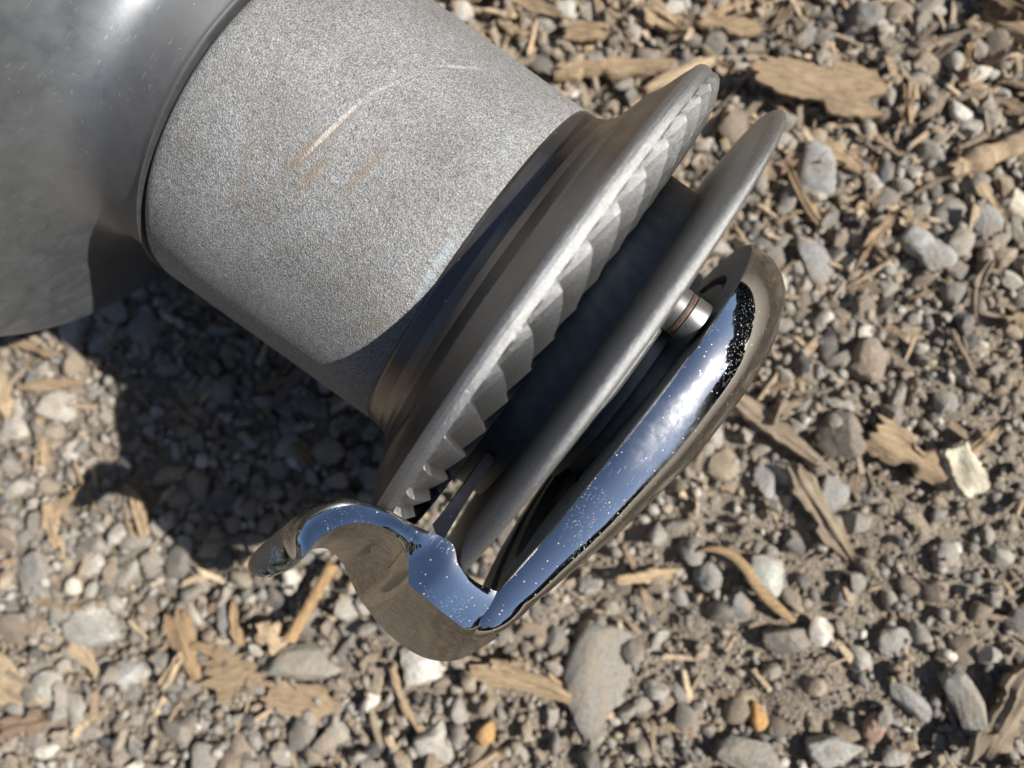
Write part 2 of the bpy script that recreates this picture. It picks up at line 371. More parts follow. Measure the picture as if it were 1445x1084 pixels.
# chrome guide: teardrop cap + curved arm
def guide():
    V, Fc = [], []
    out = [(0, 3.5), (1.4, 3.47), (2.6, 3.43), (3.6, 3.38), (4.4, 3.36), (4.98, 3.28), (5.32, 2.7), (5.1, 1.4), (4.4, 0.1), (3.6, -1.2), (2.5, -2.5), (1.2, -3.3), (-.4, -3.5), (-2.0, -2.9), (-3.1, -1.65), (-3.5, -.2), (-3.25, 1.35), (-2.4, 2.55), (-1.2, 3.29)]
    out = catmull(out, 10, True); n = len(out)
    def s0(y): return float(np.interp(y, [-3.5, -.4, 1.6, 3.0, 4.4, 5.4], [2.13, 2.02, 1.94, 1.88, 1.76, 1.8]))
    def th(y): return float(np.interp(y, [-3.5, 1.0, 2.6, 4.2, 5.4], [1.0, 1.0, .86, .66, .42]))
    lev = [(.25, 3.4), (.25, 1.6), (.05, 1.55), (.05, .95), (.16, .92), (.16, .80), (.0, .76), (.0, .05), (.02, .012), (.06, 0), (.25, -.02), (.5, .02), (.75, .12), (.95, .27), (1.08, .45), (1.16, .62), (1.20, .72), (1.26, .80), (1.28, 1.0), (1.3, 3.4)]
    for ds, ins in lev:
        for y, z in out:
            L = math.hypot(y, z); k = 1 - ins / L
            yy, zz = y * k, z * k
            V.append((s0(y) + ds * (th(y) if ds > .05 and ins < 3 and lev.index((ds, ins)) > 7 else 1), -yy, zz))
    V = V[:len(lev) * n]
    Fc += grid_faces(len(lev), n)
    # arm sections: e inner edge, c crease, m wall, o outline
    st = [((716, 837, 3.26), (688, 880, 3.24), (690, 895, 2.6), (705, 898, 1.8)),
          ((699, 834, 3.32), (661, 888, 3.36), (656, 908, 2.95), (655, 928, 1.9)),
          ((680, 826, 3.45), (636, 873, 3.48), (628, 897, 3.0), (620, 933, 1.8)),
          ((660, 812, 3.60), (612, 854, 3.62), (602, 882, 2.95), (585, 922, 1.5)),
          ((646, 795, 3.70), (592, 837, 3.68), (574, 860, 2.9), (548, 895, 1.4)),
          ((640, 770, 3.70), (577, 823, 3.62), (550, 842, 2.7), (520, 862, 1.4)),
          ((622, 757, 3.70), (577, 797, 3.60), (550, 815, 2.2), (505, 840, 1.2)),
          ((600, 748, 3.70), (570, 775, 3.6), (544, 795, 2.2), (494, 818, 1.2)),
          ((575, 735, 3.65), (557, 757, 3.6), (532, 779, 2.35), (486, 800, 1.35)),
          ((548, 720, 3.55), (538, 744, 3.6), (512, 768, 2.8), (478, 788, 1.8)),
          ((515, 708, 3.50), (510, 738, 3.6), (494, 758, 3.1), (468, 779, 2.2)),
          ((480, 703, 3.40), (480, 743, 3.6), (470, 760, 3.2), (457, 774, 2.5)),
          ((450, 710, 3.30), (455, 757, 3.55), (448, 768, 3.2), (440, 776, 2.8)),
          ((420, 727, 3.15), (432, 780, 3.5), (428, 788, 3.3), (420, 792, 2.9)),
          ((392, 750, 3.00), (413, 799, 3.3), (406, 805, 3.1), (396, 806, 2.8)),
          ((366, 772, 2.80), (388, 810, 3.0), (380, 815, 2.9), (374, 813, 2.7)),
          ((352, 790, 2.60), (365, 812, 2.8), (362, 813, 2.7), (360, 812, 2.6)),
          ((350, 800, 2.50), (353, 806, 2.6), (353, 806, 2.55), (352, 805, 2.5))]
    secs = []
    for i, (e, c, m_, o_) in enumerate(st):
        e3, c3, m3, o3 = [np.array(P(*q)) for q in (e, c, m_, o_)]
        def lz(t, b): return e3 * (1 - t) + c3 * t + np.array((0, 0, b))
        sz = np.linalg.norm(c3 - e3)
        def rot(p, dg, rmin):
            psi = math.atan2(-p[1], p[2]) + math.radians(dg); r = max(math.hypot(p[1], p[2]), rmin)
            return np.array((p[0], -r * math.sin(psi), r * math.cos(psi)))
        taper = 1.0 if i < 10 else max(.30, 1 - (i - 9) / 11.0)
        bmp = (.20 if 7 <= i <= 13 else .05) * min(1, sz)
        u1 = rot(e3, 3 * taper, 5.62 if taper == 1 else 5.3); u2 = rot(e3, 13 * taper, 5.75)
        u3 = o3 * .6 + u2 * .4 + np.array((0, 0, -.35 * taper))
        secs.append([u1, e3, lz(.10, bmp * .75), lz(.28, bmp * 1.2), lz(.55, bmp * 1.1), lz(.82, bmp * .55), lz(.95, bmp * .15), c3 , c3 * .93 + m3 * .07, m3 * .5 + c3 * .5 + np.array((0, 0, 0)), m3, m3 * .5 + o3 * .5, o3, o3 * .7 + u3 * .3 + np.array((0, 0, -.15 * taper)), u3, u2])
    secs = np.array(secs)                           # stations x points x 3
    fine = catmull([s_ for s_ in secs], 8)
    base = len(V); m = secs.shape[1]
    for s_ in fine: V += [tuple(p) for p in s_]
    Fc += [tuple(base + q for q in f) for f in grid_faces(len(fine), m)]
    Fc.append(tuple(base + (len(fine) - 1) * m + j for j in range(m)))
    return V, Fc
gv, gf = guide()
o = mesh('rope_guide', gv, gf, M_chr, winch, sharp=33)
o.data.materials.append(M_hub)
for p in o.data.polygons:
    if p.index < 190 * 7: p.material_index = 1

# stripper finger between the jaws
def finger():
    v = []
    rows = [(5.80, 53, .30), (5.5, 51, .16), (4.8, 48, .10), (4.3, 47, .09), (3.7, 46, .09)]
    for r_, ps, hw in rows:
        a = math.radians(ps); b = math.radians(ps + 14)
        for (ang, s_) in ((a, .42 - hw), (a, .42 + hw), (b, .42 + hw), (b, .42 - hw)):
            v.append((s_, -r_ * math.sin(ang), r_ * math.cos(ang)))
    f = grid_faces(len(rows), 4) + [(0, 1, 2, 3), (16, 17, 18, 19)]
    return v, f
fv, ff = finger()
mesh('stripper_finger', fv, ff, M_sat, winch, sharp=30)

# clamp screw between upper jaw and guide
def screw():
    c = P(966, 446, 2.75)
    v = []
    prof = [(-.95, .0), (-.95, .28), (-.40, .28), (-.40, .37), (-.37, .40), (-.10, .40), (-.09, .35), (.02, .35), (.03, .40), (.26, .40), (.30, .385), (.32, .35), (.32, .0)]
    def part(name, pr, mat, par):
        vv = []
        for s_, r_ in pr:
            for j in range(64):
                a = 2 * math.pi * j / 64
                vv.append((c[0] - .02 + s_, c[1] + r_ * math.sin(a), c[2] + r_ * math.cos(a)))
        return mesh(name, vv, grid_faces(len(pr), 64), mat, par, sharp=35)
    s_ = part('screw', prof, M_scr, winch)
    part('washer', [(-.085, .34), (-.08, .385), (-.06, .395), (-.01, .395), (.01, .385), (.015, .34)], M_cop, s_)
screw()

# ------------------------------------------------------------------ ground
def vnoise(x, y, seed):
    xi = np.floor(x).astype(np.int64); yi = np.floor(y).astype(np.int64)
    xf = x - xi; yf = y - yi
    def h(a, b):
        n_ = (a * 374761393 + b * 668265263 + seed * 974634777) & 0x7fffffff
        n_ = ((n_ ^ (n_ >> 13)) * 1274126177) & 0x7fffffff
        return ((n_ ^ (n_ >> 16)) & 0xffff) / 65535.0
    u = xf * xf * (3 - 2 * xf); v = yf * yf * (3 - 2 * yf)
    return (h(xi, yi) * (1 - u) + h(xi + 1, yi) * u) * (1 - v) + (h(xi, yi + 1) * (1 - u) + h(xi + 1, yi + 1) * u) * v
def height(x, y):
    x = np.asarray(x, float); y = np.asarray(y, float)
    h = (vnoise(x / 5, y / 5, 1) - .5) * .55 + (vnoise(x / 2, y / 2, 2) - .5) * .34 + (vnoise(x / .8, y / .8, 3) - .5) * .20 + (vnoise(x / .3, y / .3, 4) - .5) * .10
    return h - 0.12
def soilness(x, y):           # 1 where bare soil shows (right of and below the winch), 0 in loose gravel
    n_ = vnoise(np.asarray(x) / 3.0, np.asarray(y) / 3.0, 9)
    s_ = 1 / (1 + np.exp(-(np.asarray(x) - 1.5 - 0.5 * (np.asarray(y) + 5)) / 2.0))
    s_ = s_ * (1 / (1 + np.exp((np.asarray(y) + .5) / 1.3)))
    return np.clip(s_ * (0.55 + 0.9 * n_), 0, 1)
def G(px, py):                # where the view ray through (px, py) meets the ground, world cm
    dx, dy = (px - 722.5) / F, -(py - 542) / F
    d = G0 / (1 - GX * dx - GY * dy)
    p = c2w((dx * d, dy * d, -d))
    return p.x, p.y
def ground():
    fine = np.arange(-24, 24.01, 0.14)
    tail = [24.0]; st = 0.14
    while tail[-1] < 12000: st *= 1.28; tail.append(tail[-1] + st)
    tail = np.array(tail[1:])
    xs = np.concatenate([-tail[::-1], fine, tail])
    X, Y = np.meshgrid(xs, xs, indexing='ij')
    Z = height(X, Y)
    far = np.maximum(np.abs(X), np.abs(Y))
    Z = np.where(far > 60, -.12, Z)
    v = np.stack([X, Y, Z], -1).reshape(-1, 3)
    n_ = len(xs)
    I = np.arange(n_ * n_).reshape(n_, n_)
    q = np.stack([I[:-1, :-1], I[1:, :-1], I[1:, 1:], I[:-1, 1:]], -1).reshape(-1, 4)
    m = NT('dry gritty soil')
    g = m.noise(1.2, 5, 0.65); f = m.noise(12, 5, 0.7); vo = m.vor(7); vo2 = m.vor(16)
    cellc = m.vor(7, out='Color'); cell2 = m.vor(16, out='Color')
    c = m.ramp(f, [(0.3, (0.14, 0.114, 0.084)), (0.5, (0.28, 0.235, 0.178)), (0.7, (0.41, 0.355, 0.28))])
    c = m.mix(0.5, c, m.ramp(cell2, [(0.2, (0.12, 0.10, 0.08)), (0.6, (0.28, 0.24, 0.19)), (0.9, (0.42, 0.37, 0.30))]))
    c = m.mix(m.ramp(g, [(0.4, 0.0), (0.7, 0.5)]), c, (0.27, 0.225, 0.175))
    hh = m.math('ADD', m.math('MULTIPLY', f, 0.6), m.math('SUBTRACT', 0.6, m.math('MULTIPLY', vo2, 0.7)))
    nb = m.bump(hh, 0.9, 0.12, m.bump(m.math('SUBTRACT', 1.0, vo), 0.6, 0.12))
    mat = m.out(c, 0.9, 0.0, nb, 0.3)
    o = mesh('ground', v, q, mat, None)
    tag(o, kind='structure')
ground()

# ---- stones
def ico(sub):
    import bmesh
    bm = bmesh.new(); bmesh.ops.create_icosphere(bm, subdivisions=sub, radius=1)
    v = np.array([q.co[:] for q in bm.verts]); f = np.array([[q.index for q in p.verts] for p in bm.faces]); bm.free()
    return v, f
ICO = {k: ico(k) for k in (1, 2, 3, 4)}
def stone_shape(sub, r, angular=0.7, planes=10, dims=None):
    v, f = ICO[sub]
    n_ = r.normal(size=(planes, 3)); n_ /= np.linalg.norm(n_, axis=1)[:, None]
    d = r.uniform(0.45, 0.95, planes)
    dot = v @ n_.T
    rr = np.where(dot > 0.05, d / np.maximum(dot, 0.05), 9)
    rad = np.minimum(rr.min(1), 1.15)
    rad = rad * angular + (1 - angular) * 0.85
    if sub >= 3:
        q = v * 2.2 + r.uniform(0, 50, 3)
        rad = rad + (vnoise(q[:, 0] + q[:, 2] * .7, q[:, 1] + q[:, 2] * .4, 5) - .5) * .10 + (vnoise(q[:, 0] * 3 + q[:, 2], q[:, 1] * 3 - q[:, 2], 6) - .5) * .035
    p = v * rad[:, None]
    dims = dims if dims is not None else (1, r.uniform(.6, .95), r.uniform(.42, .75))
    ext = np.abs(p).max(0)
    return p / ext * np.array(dims), f
def rotm(r, tilt=0.35, yaw=None):
    a = r.uniform(0, 2 * math.pi) if yaw is None else yaw; b = r.normal() * tilt; c = r.normal() * tilt
    return np.array((Matrix.Rotation(b, 3, 'X') @ Matrix.Rotation(c, 3, 'Y'))) @ np.array(Matrix.Rotation(a, 3, 'Z')) 
def stone_mat(name, tint_sock):
    m = NT(name)
    if tint_sock == 'attr':
        t = m.n('ShaderNodeAttribute', attribute_name='tint').outputs['Color']
        geo = m.n('ShaderNodeNewGeometry')
        co_ = m.co
    else:
        oi = m.n('ShaderNodeObjectInfo'); t = oi.outputs['Color']
        co_ = m.vmath('ADD', m.co, m.vmath('MULTIPLY', oi.outputs['Location'], (900, 700, 500)))
    f = m.noise(9, 5, 0.7, v=co_); g = m.noise(1.8, 4, 0.6, v=co_); sp = m.noise(30, 2, 0.6, v=co_)
    c = m.mix(1.0, t, m.ramp(f, [(0.25, 0.55), (0.5, 1.0), (0.75, 1.4)]), 'MULTIPLY')
    c = m.mix(m.ramp(g, [(0.42, 0.0), (0.66, 0.7)]), c, (0.30, 0.245, 0.185))
    c = m.mix(m.ramp(sp, [(0.66, 0.0), (0.72, 0.5)]), c, (0.5, 0.48, 0.44))
    h = m.math('ADD', m.math('MULTIPLY', f, 0.8), m.math('MULTIPLY', g, 0.6))
    return m.out(c, m.ramp(g, [(0.3, 0.55), (0.6, 0.85)]), 0.0, m.bump(h, 0.9, 0.12), 0.4)
M_sto, M_stm = stone_mat('gravel stone', 'obj'), stone_mat('gravel mixed', 'attr')
PAL = {'grey': ((.31, .29, .255), (.245, .235, .21), (.37, .35, .31), (.27, .255, .23), (.19, .182, .168)),
       'dark': ((.13, .125, .115), (.16, .15, .135), (.10, .10, .10)),
       'brown': ((.29, .235, .175), (.24, .195, .15), (.36, .295, .215), (.29, .25, .20)),
       'pale': ((.48, .45, .39), (.42, .40, .36), (.55, .52, .46)),
       'amber': ((.48, .27, .09), (.42, .25, .12))}
placed = []                   # (x, y, radius) of everything already lying there
def free(x, y, r_, k=0.75):
    for (a, b, c) in placed:
        if (a - x) ** 2 + (b - y) ** 2 < (k * (c + r_)) ** 2: return False
    return True
def add_stone(px, py, wpx, hpx, ang, col, label, z=0.0, flat=.6, angular=.75, sub=4, name='stone', cat='stone', group=None, seed=0):
    """a stone that covers about wpx x hpx photo pixels; ang = image angle of its long side in degrees, clockwise from right"""
    r = np.random.default_rng(seed * 77 + int(px) * 13 + int(py))
    sc = 21.8 / F / 2
    L, Wd = wpx * sc, hpx * sc
    v, f = stone_shape(sub, r, angular, dims=(L, Wd, min(L, Wd) * flat))
    x, y = G(px, py)
    o = mesh(name, v, f, M_sto, None, sharp=32)
    _k = r.uniform(.95, 1.06)
    o.color = (*[c * _k for c in col], 1)
    o.rotation_euler = (r.normal() * .12, r.normal() * .12, -math.radians(ang))
    o.location = (x * K, y * K, (float(height(x, y)) + min(L, Wd) * flat * .45 + z) * K)
    tag(o, label, cat, group)
    placed.append((x, y, (L + Wd) / 2))
    return o
gr, dk, bw, pl, am = PAL['grey'][0], PAL['dark'][1], PAL['brown'][0], PAL['pale'][0], PAL['amber'][0]
SPECIAL = [
 (845, 955, 165, 95, 110, (.25, .24, .215), 'big smooth grey stone below the winch, right of the long pale wood chip', -.1, .45, .7),
 (1075, 806, 72, 58, 60, (.46, .48, .43), 'pale greenish white stone with a thin curved reed over its left side', .1, .6, .7),
 (1083, 680, 82, 42, 108, (.27, .285, .30), 'flat blue grey stone shaped like a spearhead, right of the chrome guide', .1, .4, .9),
 (1172, 692, 62, 42, 95, (.30, .305, .30), 'smooth grey stone just below the dark square stone', .1, .6, .7),
 (1187, 618, 72, 66, 15, (.17, .15, .125), 'dark brown square stone left of the wide bark chip', .15, .7, .9),
 (26, 608, 52, 46, 0, (.60, .57, .50), 'white rounded stone at the left edge of the picture', .1, .7, .6),
 (58, 812, 95, 68, 75, (.26, .255, .24), 'large flat grey stone near the left edge', .1, .45, .85),
 (135, 888, 95, 70, 20, (.42, .41, .38), 'knobbly pale grey stone with a white bump', .1, .6, .7),
 (182, 950, 64, 46, 15, (.44, .44, .42), 'light grey blocky stone with a bright lower face', .15, .6, .95),
 (68, 970, 66, 44, -45, (.38, .39, .34), 'greenish grey stone leaning beside the tan chip', .15, .5, .85),
 (221, 997, 46, 28, -10, (.24, .26, .29), 'small oval blue grey stone', .1, .5, .6),
 (1347, 975, 92, 42, 82, (.36, .345, .305), 'tall elongated pale grey stone beside the bark wedge', .2, .6, .75),
 (1284, 990, 70, 28, 45, (.33, .325, .31), 'slim grey stone lying diagonally below the right side', .1, .6, .8),
 (1176, 1055, 70, 52, 10, (.40, .40, .37), 'pale grey domed stone at the bottom edge', .15, .7, .7),
 (1062, 1064, 96, 54, 10, (.25, .235, .205), 'wide flat brown grey stone at the bottom edge', .15, .5, .85),
 (596, 935, 66, 58, 60, (.62, .60, .54), 'white stone poking out under the corner of the chrome guide', .1, .7, .8),
 (1224, 506, 72, 46, 80, (.30, .245, .19), 'smooth tan oval stone right of the chrome guide', .15, .7, .5),
 (1150, 238, 88, 66, 110, (.36, .37, .36), 'rough pale grey stone right of the upper jaw tip', .1, .55, .8),
 (1152, 368, 84, 52, 55, (.26, .265, .265), 'large wedge shaped grey stone right of the chrome guide', .1, .5, .9),
 (428, 932, 118, 56, 8, (.27, .255, .22), 'rough brown grey stone between the flat chip and the winch', .15, .6, .85),
 (318, 878, 56, 34, 100, (.24, .25, .25), 'upright grey stone with a curled tan chip beside it', .15, .6, .85),
 (1221, 26, 46, 42, 0, (.24, .235, .22), 'round grey stone near the top edge', .15, .8, .5),
 (1434, 295, 56, 34, 80, (.62, .57, .44), 'pale yellow stone at the right edge', .15, .7, .7),
 (110, 828, 26, 32, 0, (.66, .61, .52), 'small white pebble above the knobbly pale stone', .15, .8, .4),
 (72, 1057, 36, 22, 0, (.68, .64, .54), 'small white pebble at the lower left corner', .15, .7, .4),
 (1069, 1014, 26, 42, 0, am, 'small orange amber pebble near the bottom edge', .15, .8, .4),
 (688, 1028, 26, 36, 10, am, 'orange brown pebble below the long pale wood chip', .15, .8, .4),
 (1228, 1022, 30, 40, 10, (.42, .27, .20), 'pinkish brown pebble at the bottom right', .15, .8, .6),
 (285, 651, 26, 24, 0, (.60, .58, .52), 'single white pebble lying in the shadow of the winch', .15, .8, .5),
 (1262, 906, 46, 38, 0, (.32, .31, .28), 'round dull grey stone in the soil patch', .1, .6, .5),
 (1332, 785, 36, 42, 0, (.30, .28, .25), 'small rounded grey stone alone in the soil', .1, .6, .5),
 (1110, 900, 66, 42, 10, (.22, .20, .175), 'dark stone half buried with a deep shadow at its left', .1, .8, .7),
 (1040, 850, 44, 36, 50, (.24, .235, .225), 'pair of dark pebbles under the reed, lower one', .1, .7, .7),
 (1000, 812, 40, 38, 20, (.28, .285, .27), 'pair of dark pebbles under the reed, upper one', .1, .7, .7),
 (1292, 350, 60, 44, 30, (.40, .40, .37), 'pale stone with bright crystals in the loose gravel', .15, .7, .7),
 (1385, 310, 50, 40, 60, (.29, .30, .30), 'blue grey rounded stone left of the pale yellow stone', .15, .7, .6),
 (795, 24, 44, 36, 10, (.48, .47, .43), 'pale stone near the top edge above the drum', .15, .7, .7),
 (655, 24, 36, 40, 0, (.58, .56, .50), 'white stone beside the upper end of the drum', .15, .7, .6),
 (1310, 363, 60, 46, 20, (.34, .345, .33), 'light grey faceted stone in the loose gravel', .15, .6, .85),
]
for i, a in enumerate(SPECIAL):
    add_stone(*a[:7], z=a[7], flat=a[8], angular=a[9], seed=i)

# ---- wood
def wood_mat():
    m = NT('dry weathered wood')
    oi = m.n('ShaderNodeObjectInfo')
    co_ = m.vmath('ADD', m.co, m.vmath('MULTIPLY', oi.outputs['Location'], (900, 700, 500)))
    fib = m.noise(1, 5, 0.7, v=m.map(v=co_, scale=(2.2, 22, 14))); blot = m.noise(1.4, 4, 0.6, v=co_)
    fine = m.noise(1, 3, 0.7, v=m.map(v=co_, scale=(6, 60, 30)))
    c = m.mix(1.0, oi.outputs['Color'], m.ramp(fib, [(0.32, 0.35), (0.48, 0.95), (0.7, 1.3)]), 'MULTIPLY')
    c = m.mix(m.ramp(blot, [(0.45, 0.0), (0.7, 0.55)]), c, (0.22, 0.16, 0.105))
    h = m.math('ADD', m.math('MULTIPLY', fib, 1.0), m.math('MULTIPLY', fine, 0.4))
    return m.out(c, 0.78, 0.0, m.bump(h, 1.0, 0.11), 0.3)
M_wood = wood_mat()
def chip_geo(L, Wd, th, r, taper=(.7, .5), bend=0.0, curl=0.0, rag=.25, round_=False, wob=1.0):
    """slab along local X with ragged ends, uneven sides, split layers"""
    nx, ny = 22, 7
    if round_: nx, ny = 20, 10
    v = []
    w0, w1 = taper
    p1, p2 = r.uniform(0, 6, 2)
    stp = 1 + (r.choice([.62, .8, 1, 1.15], 5) - 1) * wob
    side = [stp[min(4, i * 5 // (nx + 1))] + .10 * math.sin(p1 + 5 * i / nx) + .05 * r.normal() for i in range(nx + 1)]
    ridge = r.normal(size=ny + 1) * .18
    enda = r.uniform(-1, 1, ny + 1) * rag * Wd; endb = r.uniform(-1, 1, ny + 1) * rag * Wd
    for top in (1, 0):
        for i in range(nx + 1):
            u = i / nx
            ww = Wd / 2 * np.interp(u, [0, .25, .7, 1], [w0, 1, .95, w1]) * side[i]
            for j in range(ny + 1):
                q = j / ny * 2 - 1
                x = (u - .5) * L + (1 - u) ** 8 * enda[j] + u ** 8 * endb[j]
                y = q * ww + bend * L * (4 * (u - .5) ** 2 - .5)
                if round_:
                    a = q * math.pi / 2
                    y = math.sin(a) * ww + bend * L * (4 * (u - .5) ** 2 - .5); z = math.cos(a) * ww * (1 if top else -1)
                else:
                    z = th * (.5 + ridge[j] + .12 * math.sin(p2 + 7 * u + j)) * (1 - .55 * q ** 4) if top else -th * .5
                z += curl * L * (4 * (u - .5) ** 2) + curl * Wd * 1.2 * q * q
                v.append((x, y, z))
    n_ = (nx + 1) * (ny + 1); f = []
    for i in range(nx):
        for j in range(ny):
            a = i * (ny + 1) + j
            f.append((a, a + ny + 1, a + ny + 2, a + 1)); f.append((n_ + a, n_ + a + 1, n_ + a + ny + 2, n_ + a + ny + 1))
    for i in range(nx):
        a = i * (ny + 1); f.append((a, n_ + a, n_ + a + ny + 1, a + ny + 1))
        a = i * (ny + 1) + ny; f.append((a, a + ny + 1, n_ + a + ny + 1, n_ + a))
    for j in range(ny):
        f.append((j, j + 1, n_ + j + 1, n_ + j)); a = nx * (ny + 1) + j; f.append((a, n_ + a, n_ + a + 1, a + 1))
    return v, f
def add_chip(x0, y0, x1, y1, wpx, col, label, name='wood_chip', cat='wood chip', th=.14, z=.25, bend=0., curl=.0, taper=(.7, .5), rag=.25, round_=False, tilt=0.0, group=None, roll=None, wob=1.0):
    r = np.random.default_rng(int(x0 * 7 + y0 * 3 + x1))
    a, b = Vector((*G(x0, y0), 0)), Vector((*G(x1, y1), 0))
    L = (b - a).length; Wd = wpx * 21.8 / F
    v, f = chip_geo(L, Wd, th, r, taper, bend, curl, rag, round_, wob)
    o = mesh(name, v, f, M_wood, None, sharp=45)
    mid = (a + b) / 2
    kk = r.uniform(.92, 1.1); o.color = (*[c * kk for c in col], 1)
    o.rotation_euler = (r.normal() * .15 if roll is None else roll, tilt + r.normal() * .05, math.atan2(b.y - a.y, b.x - a.x))
    o.location = (mid.x * K, mid.y * K, (float(height(mid.x, mid.y)) + z + th * .5) * K)
    tag(o, label, cat, group)
    placed.append((mid.x, mid.y, Wd * .5))
    return o
tan_, tanb, tang, tand = (.50, .37, .235), (.60, .46, .30), (.36, .29, .21), (.30, .215, .14)
CHIPS = [
 (1062, 118, 1228, 150, 62, tan_, 'largest broad torn wood chip at the upper right, behind the tip of the upper jaw', dict(z=.7, th=.22, curl=.02, taper=(.75, 1.15), rag=.2)),
 (1335, 246, 1462, 196, 33, tanb, 'thick round pale stick at the right edge', dict(name='stick', cat='stick', round_=True, taper=(.8, 1), rag=.1, z=.5)),
 (1222, 610, 1338, 678, 46, tan_, 'wide brown bark chip with a dark lower side', dict(z=.4, th=.32, taper=(.8, .7))),
 (1330, 632, 1362, 695, 40, (.80, .74, .58), 'cream white split chip with a groove, at the end of the bark chip', dict(z=.6, th=.28, taper=(1, .95), rag=.08, wob=.15)),
 (1030, 560, 1152, 654, 27, tang, 'long greyish brown splinter running from the chrome guide to the flat stones', dict(z=.35)),
 (1116, 662, 1192, 782, 34, tang, 'frayed grey brown bark strip pointing down from the blue grey stones', dict(z=.3, th=.2, taper=(.5, .8), rag=.3)),
 (1085, 582, 1140, 562, 24, tang, 'short brown splinter crossing the long greyish splinter', dict(z=.25)),
 (1370, 1055, 1450, 925, 58, tang, 'broad weathered bark wedge in the lower right corner', dict(z=.4, th=.3, taper=(.4, .35), rag=.4)),
 (668, 938, 806, 974, 27, tan_, 'long pale pointed wood chip lying below the winch', dict(z=.35, th=.12, taper=(.6, .4), bend=-.06, rag=.1)),
 (556, 938, 606, 1042, 12, tan_, 'wavy thin brown root below the chrome guide', dict(name='twig', cat='twig', round_=True, bend=.08, z=.25)),
 (524, 972, 543, 1046, 10, tang, 'thin straight twig left of the wavy root', dict(name='twig', cat='twig', round_=True, z=.25)),
 (424, 894, 480, 792, 16, (.52, .34, .17), 'orange brown stick slanting under the hooked end of the guide', dict(name='stick', cat='stick', round_=True, z=.6, tilt=.05, taper=(.9, .9), rag=.05)),
 (298, 950, 384, 936, 78, tan_, 'flat square tan wood flake below the shadow', dict(z=.3, th=.08, taper=(.6, .6), rag=.3)),
 (382, 975, 478, 992, 42, tan_, 'flat tan wood flake right of the square flake', dict(z=.25, th=.1)),
 (252, 868, 282, 950, 44, (.48, .33, .19), 'bundle of orange brown fibres above the square flake', dict(z=.25, th=.15, rag=.3)),
 (322, 925, 280, 905, 16, (.50, .36, .22), 'curled narrow tan shaving beside the upright grey stone', dict(z=.35, bend=.1)),
 (-12, 930, 45, 985, 62, tanb, 'tan wood flake at the left edge', dict(z=.35, th=.1)),
 (18, 1020, 80, 1010, 36, (.36, .26, .18), 'reddish brown flake in the lower left corner', dict(z=.3, th=.12)),
 (112, 905, 152, 952, 17, tanb, 'narrow curved tan sliver beside the knobbly pale stone', dict(z=.5, bend=-.1)),
 (383, 873, 404, 910, 30, tanb, 'small pale wood block with a deep shadow below', dict(z=.55, th=.28, taper=(.7, .95), rag=.1)),
 (336, 848, 346, 906, 15, (.54, .38, .21), 'thin upright tan sliver against the grey stone', dict(z=.4, bend=.08)),
 (790, 108, 945, 100, 34, tan_, 'long horizontal wood chip above the lower jaw', dict(z=.4, th=.25)),
 (800, 58, 866, 62, 26, tan_, 'pale triangular chip near the top, above the drum', dict(z=.4, th=.2, taper=(.9, .2))),
 (640, 8, 735, -4, 26, tan_, 'brown chip cut by the top edge above the drum', dict(z=.4, th=.2)),
 (910, 25, 955, 55, 28, tan_, 'tan chip near the top edge above the lower jaw', dict(z=.4, th=.25)),
 (985, 40, 1070, 52, 24, tan_, 'slim chip behind the tip of the lower jaw', dict(z=.4, th=.2)),
 (1332, 470, 1362, 532, 9, tang, 'thin dark straight twig in the right gravel', dict(name='twig', cat='twig', round_=True, z=.35)),
 (1385, 372, 1366, 460, 15, tang, 'bent bark twig below the round stick', dict(name='twig', cat='twig', bend=.12, z=.35)),
 (1213, 356, 1258, 303, 17, tan_, 'short splintered chip between the grey stones at the right', dict(z=.4)),
 (1277, 122, 1277, 182, 19, tan_, 'upright narrow chip right of the largest torn chip', dict(z=.45, th=.2)),
 (1408, 455, 1460, 450, 18, tanb, 'pale chip cut by the right edge', dict(z=.4)),
 (2, 530, 14, 590, 26, tanb, 'tan chip at the left edge above the white stone', dict(z=.35)),
 (62, 592, 70, 655, 20, tan_, 'narrow tan chip right of the white stone', dict(z=.3)),
 (0, 470, 85, 505, 16, tan_, 'pale sliver beside the rim of the winch base', dict(z=.35)),
 (35, 548, 128, 540, 15, tan_, 'horizontal splinter left of the shadow', dict(z=.3)),
 (70, 735, 120, 690, 20, tan_, 'tan splinter just below the round shadow of the guide', dict(z=.35)),
 (192, 690, 210, 752, 24, tan_, 'tan chip at the edge of the shadow', dict(z=.35)),
 (1060, 262, 1118, 230, 26, (.46, .31, .22), 'reddish wood flake behind the upper jaw', dict(z=.3)),
 (1160, 205, 1215, 245, 26, tan_, 'tan chip below the largest torn chip', dict(z=.3)),
 (1240, 605, 1250, 640, 14, tand, 'dark bark crumb touching the square stone', dict(z=.3)),
 (1350, 645, 1392, 605, 16, tan_, 'thin slanting sliver behind the cream white chip', dict(z=.45)),
 (1395, 145, 1445, 165, 22, tand, 'reddish brown splinter above the round stick', dict(z=.35)),
 (1380, -5, 1440, 35, 34, tand, 'dark brown bark piece in the upper right corner', dict(z=.4, th=.3)),
 (1085, 600, 1100, 560, 10, tang, 'crumb of bark on the long greyish splinter', dict(z=.5)),
]
for a in CHIPS: add_chip(*a[:7], **a[7])
